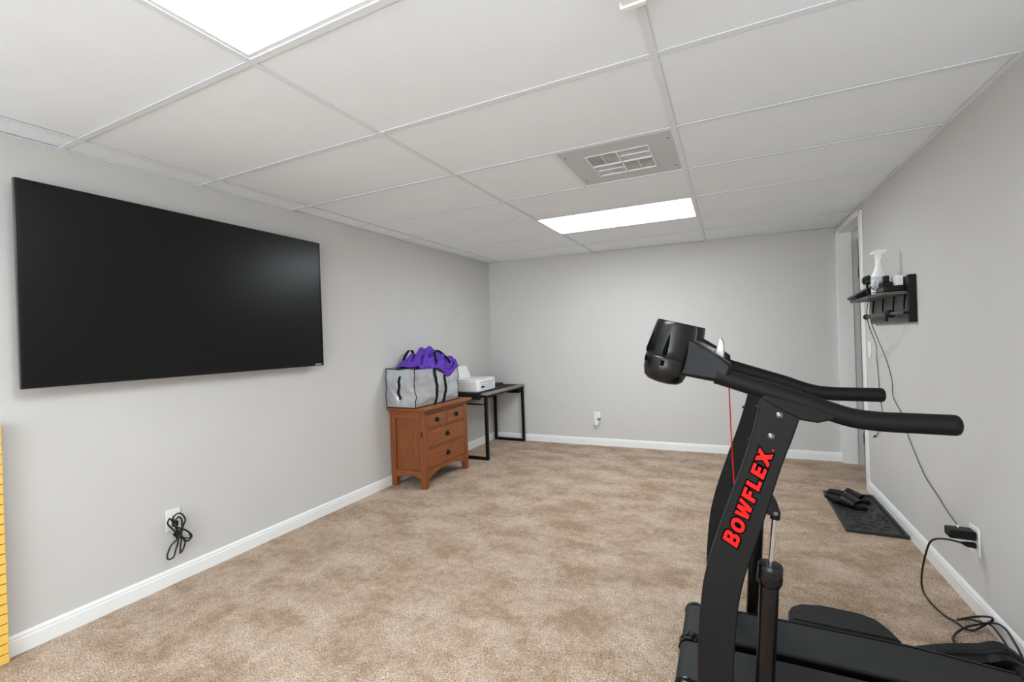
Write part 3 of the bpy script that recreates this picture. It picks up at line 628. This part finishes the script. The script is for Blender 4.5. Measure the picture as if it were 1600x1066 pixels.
for c in 'BOWFLEX':
    poly, holes = G[c]; hs = 1.16 if c == 'B' else 1.0
    mb = MB(); og = grow(poly, .10); n_ = len(og)
    mb.add([to_world(p, .0002, cur, kx, hs) for p in og]+[to_world(p, .0006, cur, kx, hs) for p in og], [tuple(range(n_)), tuple(range(n_, 2*n_))]+[(i, (i+1) % n_, (i+1) % n_+n_, i+n_) for i in range(n_)])
    part('letter_outline', mb, M['ink'], ups[0])
    mb = MB(); n_ = len(poly)
    mb.add([to_world(p, .0007, cur, kx, hs) for p in poly]+[to_world(p, .0012, cur, kx, hs) for p in poly], [tuple(range(n_)), tuple(range(n_, 2*n_))]+[(i, (i+1) % n_, (i+1) % n_+n_, i+n_) for i in range(n_)])
    part('letter', mb, M['red'], ups[0], label='red letter '+c)
    for h_ in holes:
        mb = MB(); mb.add([to_world(p, .0013, cur, kx, hs) for p in h_]+[to_world(p, .0015, cur, kx, hs) for p in h_], [tuple(range(len(h_))), tuple(range(len(h_), 2*len(h_)))]); part('letter_counter', mb, M['ink'], ups[0])
    cur += kx*(WID[c]+.16)
pd = org+ud*(cur+.006)+vd*.004
part('print_dot', MB().cyl(pd+nd*.0002, pd+nd*.0012, .003, 12), M['red'], ups[0])
# base frame
part('base_frame', MB().box((1.26, .50, .012), (1.34, 1.12, .07)).box((1.34, YC-.03, .015), (2.24, YC+.03, .06)).box((2.16, .50, .012), (2.24, 1.12, .06)), M['black'], t, bevel=.006)
# the two walking belts
def ztop(x): return .141+.012*math.sin(math.pi*min(1, max(0, (x-1.2)/1.25)))-.055*max(0, (x-1.98))**1.0*.9
for (y0, y1) in ((YC+.027, YC+.220), (YC-.220, YC-.027)):
    out = YC+.229 if y0 > YC else YC-.229
    pts = []
    xs = [1.235+(2.21-1.235)*k/20 for k in range(21)]
    pts += [(x, ztop(x)) for x in xs]
    pts += [(2.21+.03*math.sin(a_), ztop(2.21)-.03+.03*math.cos(a_)) for a_ in [math.pi*k/8 for k in range(1, 8)]]
    pts += [(x, ztop(x)-.06) for x in reversed(xs)]
    pts += [(1.235-.03*math.sin(a_), ztop(1.235)-.03-.03*math.cos(a_)) for a_ in [math.pi*k/8 for k in range(1, 8)]]
    bt = part('belt', MB().prism(pts, 'y', y0, y1), M['belt'], t, smooth=30)
    e0, e1 = (out-.008, out) if y0 > YC else (out, out+.008)
    ra = [(x, ztop(x)+.003) for x in xs[3:]] + [(x, ztop(x)-.05) for x in reversed(xs[3:])]
    part('side_rail', MB().prism(ra, 'y', e0, e1), M['gloss'], bt)
    i0 = (y0-.010, y0-.001) if y0 > YC else (y1+.001, y1+.010)
    part('inner_rail', MB().prism([(x, z-.012) for x, z in ra], 'y', *i0), M['gloss'], bt)
    cy = (y1, y1+.028) if y0 > YC else (y0-.028, y0)
    part('roller_cap', MB().lathe((1.243, cy[0] if y0 > YC else cy[1], .105), (1.243, cy[1] if y0 > YC else cy[0], .105), [(0, .042), (.5, .042), (.85, .034), (1, .02)], 26), M['gloss'], bt, smooth=40)
    part('roller_pin', MB().cyl((1.205, (cy[0]+cy[1])/2, .108), (1.196, (cy[0]+cy[1])/2, .108), .004, 10), M['steel'], bt)
    gy = y0-.014 if y0 > YC else y1+.014
    ge = MB().cyl((1.24, gy-.0085, .108), (1.24, gy+.0085, .108), .040, 20)
    for q in range(12):
        a_ = 2*math.pi*q/12+(.26 if y0 > YC else 0); ge.cyl((1.24+.036*math.cos(a_), gy-.0105, .108+.036*math.sin(a_)), (1.24+.036*math.cos(a_), gy+.0105, .108+.036*math.sin(a_)), .0065, 8)
    part('sprocket', ge, M['gloss'], bt, smooth=50)
# side foot platforms and rear covers
pp = [(1.579, 1.04), (1.584, 1.10), (1.60, 1.14), (1.63, 1.172), (1.70, 1.193), (1.78, 1.192), (1.84, 1.186), (1.88, 1.165), (1.908, 1.11), (1.926, 1.04)]
for s in (1, -1):
    mir = lambda y: YC+s*(y-YC)
    pl_ = part('foot_platform', MB().prism([(x, mir(y)) for x, y in pp], 'z', .128, .158), M['black'], t, bevel=.006, seg=3)
    ins = [(1.755+(x-1.755)*.93, mir(1.115+(y-1.115)*.88)) for x, y in pp]
    part('grip_plate', MB().prism(ins, 'z', .158, .1615), M['dots'], pl_, bevel=.001)
    for xx in (1.62, 1.885): part('grip_screw', MB().cyl((xx, mir(1.10), .161), (xx, mir(1.10), .163), .007, 14), M['satin'], pl_)
    part('platform_bracket', MB().box((1.66, mir(1.0), .06), (1.84, mir(1.15), .128)), M['black'], pl_)
    cp = [(1.93, .03), (1.965, .07), (2.0, .09), (2.045, .108), (2.09, .124), (2.13, .135), (2.168, .145), (2.194, .159), (2.21, .164), (2.228, .163), (2.245, .154), (2.262, .142), (2.283, .122), (2.305, .085), (2.318, .04), (2.32, .004), (1.93, .004)]
    rc = part('rear_cover', MB().prism(cp, 'y', *sorted((mir(1.118), mir(1.172)))), M['satin'], t, bevel=.012, seg=4)
    part('rear_inner_panel', MB().prism([(x, z-.012 if z > .02 else z) for x, z in cp], 'y', *sorted((mir(1.075), mir(1.12)))), M['black'], rc)
part('rear_hood', MB().prism([(2.20, .10), (2.225, .148), (2.25, .138), (2.283, .112), (2.305, .075), (2.318, .03), (2.32, .006), (2.26, .006), (2.255, .07), (2.23, .09)], 'y', YC-.31, YC+.31), M['satin'], t, bevel=.01, seg=3)
# console
cn = part('console_body', MB().prism([(1.168, 1.19), (1.172, 1.245), (1.19, 1.268), (1.24, 1.272), (1.385, 1.192), (1.394, 1.142), (1.28, 1.150), (1.20, 1.155), (1.178, 1.165)], 'y', .575, 1.043), M['black'], t, bevel=.012, seg=3)
part('display', MB().prism([(1.262, 1.2625), (1.355, 1.2135), (1.357, 1.217), (1.264, 1.266)], 'y', .66, .96), M['silver'], cn, bevel=.001)
part('display_glass', MB().prism([(1.280, 1.2575), (1.330, 1.231), (1.332, 1.2335), (1.282, 1.26)], 'y', .70, .92), M['gloss'], cn)
part('book_ledge', MB().prism([(1.357, 1.200), (1.373, 1.262), (1.379, 1.264), (1.387, 1.245), (1.386, 1.192)], 'y', .70, .92), M['silver'], cn, bevel=.003)
part('underside_plate', MB().prism([(1.285, 1.146), (1.29, 1.139), (1.385, 1.122), (1.385, 1.13)], 'y', .66, .96), M['black'], cn)
for y in (.545, 1.073):
    s = 1 if y < YC else -1
    ckm = MB().prism([(1.215, 1.20), (1.24, 1.27), (1.30, 1.262), (1.316, 1.252), (1.362, 1.220), (1.405, 1.187), (1.409, 1.176), (1.394, 1.128), (1.33, 1.139), (1.27, 1.150), (1.23, 1.165)], 'y', y-s*.062, y+s*.04)
    for p_ in ckm.v:
        if abs(p_.y-(y-s*.062)) < 1e-6: p_.y += s*.030*max(0, min(1, (1.36-p_.x)/.11))
    ck = part('console_cheek', ckm, M['black'], t, bevel=.016, seg=5)
    a0, b0 = (1.203, y, 1.128), (1.257, y, 1.318)
    cup = part('cup_holder', MB().lathe(a0, b0, [(.0, .03), (.02, .048), (.07, .060), (.2, .068), (.40, .0715), (.42, .0695), (.44, .0715), (.6, .071), (.8, .067), (.93, .0635), (.985, .062), (1.0, .060), (.995, .054), (.9, .05), (.45, .047), (.44, .001)], 40), M['gloss'], t, smooth=35)
    ax = (Vector(b0)-Vector(a0)).normalized(); nx = Vector((ax.z, 0, -ax.x))
    for ang in (-95, -150, 160):
        d_ = nx*math.cos(math.radians(ang)) + Vector((0, 1, 0))*math.sin(math.radians(ang))*s
        c0 = Vector(a0)+ax*.088; 
        sp = [c0+ax*q*.012+d_*(.0712-.0012*max(0, q-1)) for q in range(7)]
        part('vent_slot', MB().tube(sp, [.0055, .0075, .007, .006, .005, .0035, .001], 10), M['ink'], cup, smooth=60)
        q0 = Vector(a0)+ax*.058
        part('vent_slot', MB().tube([q0+d_*.069, q0+ax*.016+d_*.0705], .006, 8), M['ink'], cup, smooth=60)
part('safety_cord', MB().tube(smooth_path([(1.398, .80, 1.13), (1.3985, .805, 1.08), (1.400, .809, .95), (1.402, .812, .82), (1.406, .82, .70), (1.412, .83, .60), (1.40, .84, .57)], 5), .0022, 7), M['red'], t, smooth=60, label='thin red safety cord')

# ------------------------------------------------------------------ boot tray and slides
TX0, TX1, TY0, TY1 = 2.03, 2.343, 2.455, 3.215
t = thing('boot_tray', 'black rubber boot tray on the carpet beside the right baseboard', 'tray', ((TX0+TX1)/2, (TY0+TY1)/2, 0))
part('pan', MB().box((TX0+.004, TY0+.004, .001), (TX1-.004, TY1-.004, .007)), M['trayrub'], t)
lw = .016
part('lip', MB().box((TX0, TY0, .001), (TX1, TY0+lw, .022)).box((TX0, TY1-lw, .001), (TX1, TY1, .022)).box((TX0, TY0+lw, .001), (TX0+lw, TY1-lw, .022)).box((TX1-lw, TY0+lw, .001), (TX1, TY1-lw, .022)), M['trayrub'], t, bevel=.004)
em = MB()
for i in range(120):
    x = random.uniform(TX0+.04, TX1-.04); y = random.uniform(TY0+.04, TY1-.05); a_ = random.uniform(-.5, .9); l = random.uniform(.008, .022)
    d_ = Vector((math.cos(a_), math.sin(a_), 0)); em.tube([Vector((x, y, .007))-d_*l, Vector((x, y, .0095)), Vector((x, y, .007))+d_*l], [.001, .0035, .001], 6)
part('embossing', em, M['trayrub'], t, smooth=60, kind='stuff')
def outline(sc=1.0, side=1):      # slide sole, toe at +x
    pts = []
    for k_ in range(36):
        a_ = 2*math.pi*k_/36; c_, s_ = math.cos(a_), math.sin(a_)
        wd = .047-.006*math.cos(a_*1)*0 + (.006*c_ if c_ > 0 else .006*c_)
        wd *= 1-.10*math.exp(-((c_+.05)/.35)**2)
        pts.append((.137*sc*(abs(c_)**.82)*math.copysign(1, c_), wd*sc*(abs(s_)**.85)*math.copysign(1, s_)))
    return pts
def slide(label, loc, rz, grp, tilt=(0, 0)):
    t = thing('slide_sandal', label, 'sandal', (0, 0, 0), grp)
    part('sole', MB().prism(outline(), 'z', 0, .02), M['black'], t, bevel=.004, seg=3)
    part('footbed', MB().prism(outline(.95), 'z', .02, .027), M['rubber'], t, bevel=.003)
    mb = MB(); n1, n2 = 14, 8
    for i in range(n1+1):
        a_ = math.pi*i/n1
        for j in range(n2+1):
            x = -.02+.095*j/n2; wdt = .053; hh = .058-.022*j/n2
            mb.v.append(Vector((x+.008*math.sin(a_), -wdt*math.cos(a_)*(abs(math.cos(a_))**-.15 if abs(math.cos(a_)) > .05 else 1), .008+hh*math.sin(a_)**.8)))
    mb.f = [(i*(n2+1)+j, (i+1)*(n2+1)+j, (i+1)*(n2+1)+j+1, i*(n2+1)+j+1) for i in range(n1) for j in range(n2)]
    o = part('strap', mb, M['gloss'], t, smooth=70); so = o.modifiers.new('thickness', 'SOLIDIFY'); so.thickness = .005; so.offset = 1
    t.location = loc; t.rotation_euler = (tilt[0], tilt[1], rz)
slide('black slide sandal lying on the boot tray, the nearer of the pair', (2.122, 2.955, .0195), math.radians(-37), 'pair of black slides', (0, .055))
slide('black slide sandal lying on the boot tray, the farther of the pair', (2.168, 3.092, .0195), math.radians(-33), 'pair of black slides', (0, .055))

# ------------------------------------------------------------------ wall rack on the right wall and what lies on it
RY0, RY1 = 2.28, 3.08; RZ = 1.485
t = thing('wall_rack', 'dark wall rack with a shelf and rail beside the doorway', 'rack', (XR, (RY0+RY1)/2, 1.305))
part('back_panel', MB().box((XR-.026, RY0+.03, 1.307), (XR, RY1, 1.572)), M['darkpanel'], t, bevel=.002)
part('end_panel', MB().box((XR-.036, RY0, 1.305), (XR, RY0+.03, 1.575)), M['black'], t, bevel=.002)
part('shelf', MB().box((2.212, RY0+.03, RZ-.018), (XR-.026, RY1, RZ)), M['darkpanel'], t, bevel=.002)
for y in (2.36, 2.55, 2.76, 2.98):
    part('hook', MB().tube(smooth_path([(XR-.03, y, RZ-.018), (XR-.034, y, RZ-.06), (XR-.036, y, RZ-.105)], 3), .004, 8), M['ink'], t, smooth=60)
rl = part('rail', MB().tube([(2.295, 2.30, 1.362), (2.295, 3.0, 1.358)], .010, 14), M['darkpanel'], t, smooth=60)
part('rail_knob', MB().lathe((2.295, 3.0, 1.358), (2.295, 3.05, 1.358), [(0, .01), (.2, .018), (.6, .019), (1, .008)], 18), M['satin'], rl, smooth=60)
part('rail_clamp', MB().lathe((2.295, 2.47, 1.361), (2.295, 2.53, 1.361), [(0, .014), (.15, .024), (.85, .024), (1, .014)], 18).cyl((2.295, 2.5, 1.361), (XR-.02, 2.5, 1.361), .008, 12).cyl((2.28, 2.5, 1.361), (2.275, 2.5, 1.315), .008, 12), M['satin'], rl, smooth=50)
part('rail_bracket', MB().cyl((2.295, 2.34, 1.362), (XR-.03, 2.34, 1.362), .007, 12).cyl((2.295, 2.9, 1.359), (XR-.02, 2.9, 1.359), .007, 12), M['satin'], rl, smooth=60)
# spray bottle
bx, by = 2.255, 2.535
t = thing('spray_bottle', 'white trigger spray bottle standing on the wall rack', 'bottle', (bx, by, RZ))
part('body', MB().lathe((bx, by, RZ), (bx, by, RZ+.19), [(0, .036), (.02, .040), (.5, .041), (.62, .039), (.75, .028), (.88, .019), (1, .016)], 28, .8), M['white'], t, smooth=50)
part('neck', MB().cyl((bx, by, RZ+.188), (bx, by, RZ+.222), .016, 20), M['white'], t, smooth=50)
part('spray_head', MB().prism([(bx-.042, RZ+.250), (bx-.03, RZ+.272), (bx-.005, RZ+.280), (bx+.044, RZ+.278), (bx+.046, RZ+.262), (bx+.03, RZ+.256), (bx+.016, RZ+.250), (bx+.016, RZ+.220), (bx-.016, RZ+.220), (bx-.018, RZ+.246)], 'y', by-.012, by+.012), M['white'], t, bevel=.005, seg=3)
part('trigger', MB().prism([(bx+.024, RZ+.257), (bx+.032, RZ+.257), (bx+.046, RZ+.226), (bx+.040, RZ+.223)], 'y', by-.006, by+.006), M['white'], t, bevel=.002)
lb = MB()
for i in range(13):
    a_ = math.radians(180+10+130*i/12)
    for z in (RZ+.035, RZ+.110): lb.v.append(Vector((bx+.0422*math.cos(a_), by+.0422*.8*math.sin(a_), z)))
lb.f = [(2*i, 2*i+2, 2*i+3, 2*i+1) for i in range(12)]
o = part('label_band', lb, M['sticker'], t, smooth=60); so = o.modifiers.new('thickness', 'SOLIDIFY'); so.thickness = .0008
for i, (z, a0_, a1_) in enumerate(((RZ+.093, 240, 262), (RZ+.078, 225, 285), (RZ+.066, 230, 280), (RZ+.054, 225, 285))):
    lb = MB()
    for k_ in range(9):
        a_ = math.radians(a0_+(a1_-a0_)*k_/8)
        for zz in (z-.003, z+.003): lb.v.append(Vector((bx+.0432*math.cos(a_), by+.0432*.8*math.sin(a_), zz)))
    lb.f = [(2*q, 2*q+2, 2*q+3, 2*q+1) for q in range(8)]
    part('label_print', lb, M['steel'], o)
# black box, adapter, white box, headset, tablet
t = thing('cable_box', 'flat black box on the near end of the wall rack', 'box', (2.27, 2.40, RZ))
part('case', MB().box((2.226, 2.318, RZ+.0005), (2.318, 2.475, RZ+.035)), M['black'], t, bevel=.005)
part('front_edge', MB().box((2.223, 2.325, RZ+.008), (2.227, 2.468, RZ+.028)), M['gloss'], t)
t = thing('power_adapter', 'black adapter with a raised plug on top of the flat black box', 'adapter', (2.25, 2.42, RZ+.035))
part('case', MB().box((2.232, 2.375, RZ+.0355), (2.280, 2.455, RZ+.064)), M['satin'], t, bevel=.004)
part('plug', MB().box((2.244, 2.395, RZ+.064), (2.272, 2.43, RZ+.102)), M['black'], t, bevel=.006)
t = thing('small_box', 'small white box on the flat black box against the wall rack', 'box', (2.30, 2.37, RZ+.035))
part('carton', MB().box((2.285, 2.335, RZ+.0355), (2.318, 2.445, RZ+.092)), M['white'], t, bevel=.003)
part('lid_flap', MB().box((2.285, 2.338, RZ+.092), (2.318, 2.442, RZ+.095)), M['trim'], t)
t = thing('phone_dock', 'black wedge-shaped dock at the far end of the wall rack', 'dock', (2.2, 2.93, RZ))
tv = [(2.190, RZ+.014), (2.195, RZ+.001), (2.29, RZ+.001), (2.295, RZ+.07), (2.288, RZ+.076)]
part('shell', MB().prism(tv, 'y', 2.83, 3.05), M['black'], t, bevel=.003)
part('glass', MB().prism([(2.194, RZ+.0170), (2.284, RZ+.0735), (2.283, RZ+.0751), (2.193, RZ+.0187)], 'y', 2.845, 3.035), M['gloss'], t)
t = thing('camera_gadget', 'small black gadget with a round lens above the wedge-shaped dock', 'gadget', (2.30, 3.02, RZ))
part('stem', MB().cyl((2.305, 3.02, RZ), (2.305, 3.02, RZ+.11), .008, 12), M['black'], t, smooth=50)
part('head', MB().box((2.285, 2.985, RZ+.105), (2.328, 3.06, RZ+.165)), M['black'], t, bevel=.012, seg=3)
part('lens', MB().cyl((2.287, 3.02, RZ+.135), (2.278, 3.02, RZ+.135), .018, 18), M['gloss'], t, smooth=50)
part('arm', MB().tube([(2.30, 2.99, RZ+.125), (2.28, 2.93, RZ+.120), (2.285, 2.86, RZ+.115)], .004, 8), M['black'], t, smooth=50)
# thin cables
def cable(name, pts, r, label, m='wire', plug=None):
    t = thing(name, label, 'cable', pts[-1])
    part('cord', MB().tube(smooth_path(pts, 6), r, 8), M[m], t, smooth=60)
    if plug: part('plug', MB().tube(plug[0], plug[1], 10), M['black'], t, smooth=50)
    return t
cable('charger_cable', [(2.230, 2.482, RZ+.02), (2.200, 2.49, RZ+.05), (2.198, 2.49, RZ+.10), (2.198, 2.51, RZ+.125), (2.196, 2.54, RZ+.09), (2.195, 2.555, RZ+.04), (2.196, 2.535, RZ+.012), (2.198, 2.53, RZ-.02), (2.190, 2.54, RZ-.12), (2.22, 2.62, 1.28), (2.30, 2.83, 1.16), (2.35, 3.036, 1.06), (2.353, 3.02, .92), (2.353, 3.005, .789), (2.353, 2.965, .70), (2.352, 2.985, .60), (2.352, 3.08, .515), (2.352, 3.164, .474)], .0022,
      'thin black cable with a loose plug hanging from the wall rack', plug=([(2.352, 3.13, .49), (2.352, 3.164, .474), (2.352, 3.18, .468)], [.003, .006, .006]))
cable('adapter_cable', [(2.235, 2.482, RZ+.006), (2.202, 2.49, RZ+.004), (2.198, 2.50, RZ-.08), (2.21, 2.55, 1.33), (2.28, 2.70, 1.20), (2.35, 2.832, 1.071), (2.352, 2.728, .93), (2.352, 2.713, .827), (2.352, 2.60, .76), (2.352, 2.544, .73), (2.352, 2.466, .628), (2.352, 2.34, .53), (2.352, 2.218, .45), (2.35, 2.078, .407), (2.34, 1.92, .37), (2.325, 1.80, .365), (2.31, 1.73, .375), (2.305, 1.70, .372)], .0022,
      'long thin black cable sagging along the right wall to the plug-in adapter')
t = thing('plug_in_adapter', 'black plug-in power brick in the upper socket of the right wall outlet', 'adapter', (2.31, 1.69, .328))
part('brick', MB().box((2.262, 1.655, .330), (XR-.0085, 1.715, .368)), M['black'], t, bevel=.004)
part('strain_relief', MB().cyl((2.305, 1.70, .367), (2.305, 1.70, .378), .004, 10), M['white'], t, smooth=50)
cable('power_cable', [(2.322, 1.672, .306), (2.30, 1.668, .312), (2.25, 1.67, .318), (2.215, 1.69, .30), (2.20, 1.71, .25), (2.19, 1.75, .12), (2.195, 1.77, .03), (2.198, 1.70, .010), (2.215, 1.60, .008)]
      + [(2.238,1.549,.012),(2.251,1.506,.012),(2.274,1.502,.012),(2.305,1.53,.014),(2.325,1.512,.05),(2.325,1.473,.085),(2.325,1.491,.086),(2.323,1.577,.039),(2.295,1.6,.014),(2.244,1.552,.02),(2.286,1.575,.02),(2.32,1.545,.031),(2.322,1.48,.059),(2.322,1.433,.059),(2.322,1.371,.047),(2.315,1.30,.02),(2.24,1.29,.01),(2.185,1.32,.008)]
      + [(2.175,1.365,.012),(2.183,1.412,.012),(2.211,1.461,.012),(2.255,1.502,.022),(2.308,1.543,.022),(2.32,1.493,.06),(2.325,1.431,.093),(2.325,1.374,.104),(2.325,1.326,.09),(2.325,1.287,.074),(2.322,1.23,.03),(2.28,1.195,.02)], .0042,
      'thick black power cord coiled on the carpet by the right wall outlet', plug=([(2.305, 1.669, .311), (2.322, 1.672, .306), (2.351, 1.674, .303)], [.005, .011, .013]))
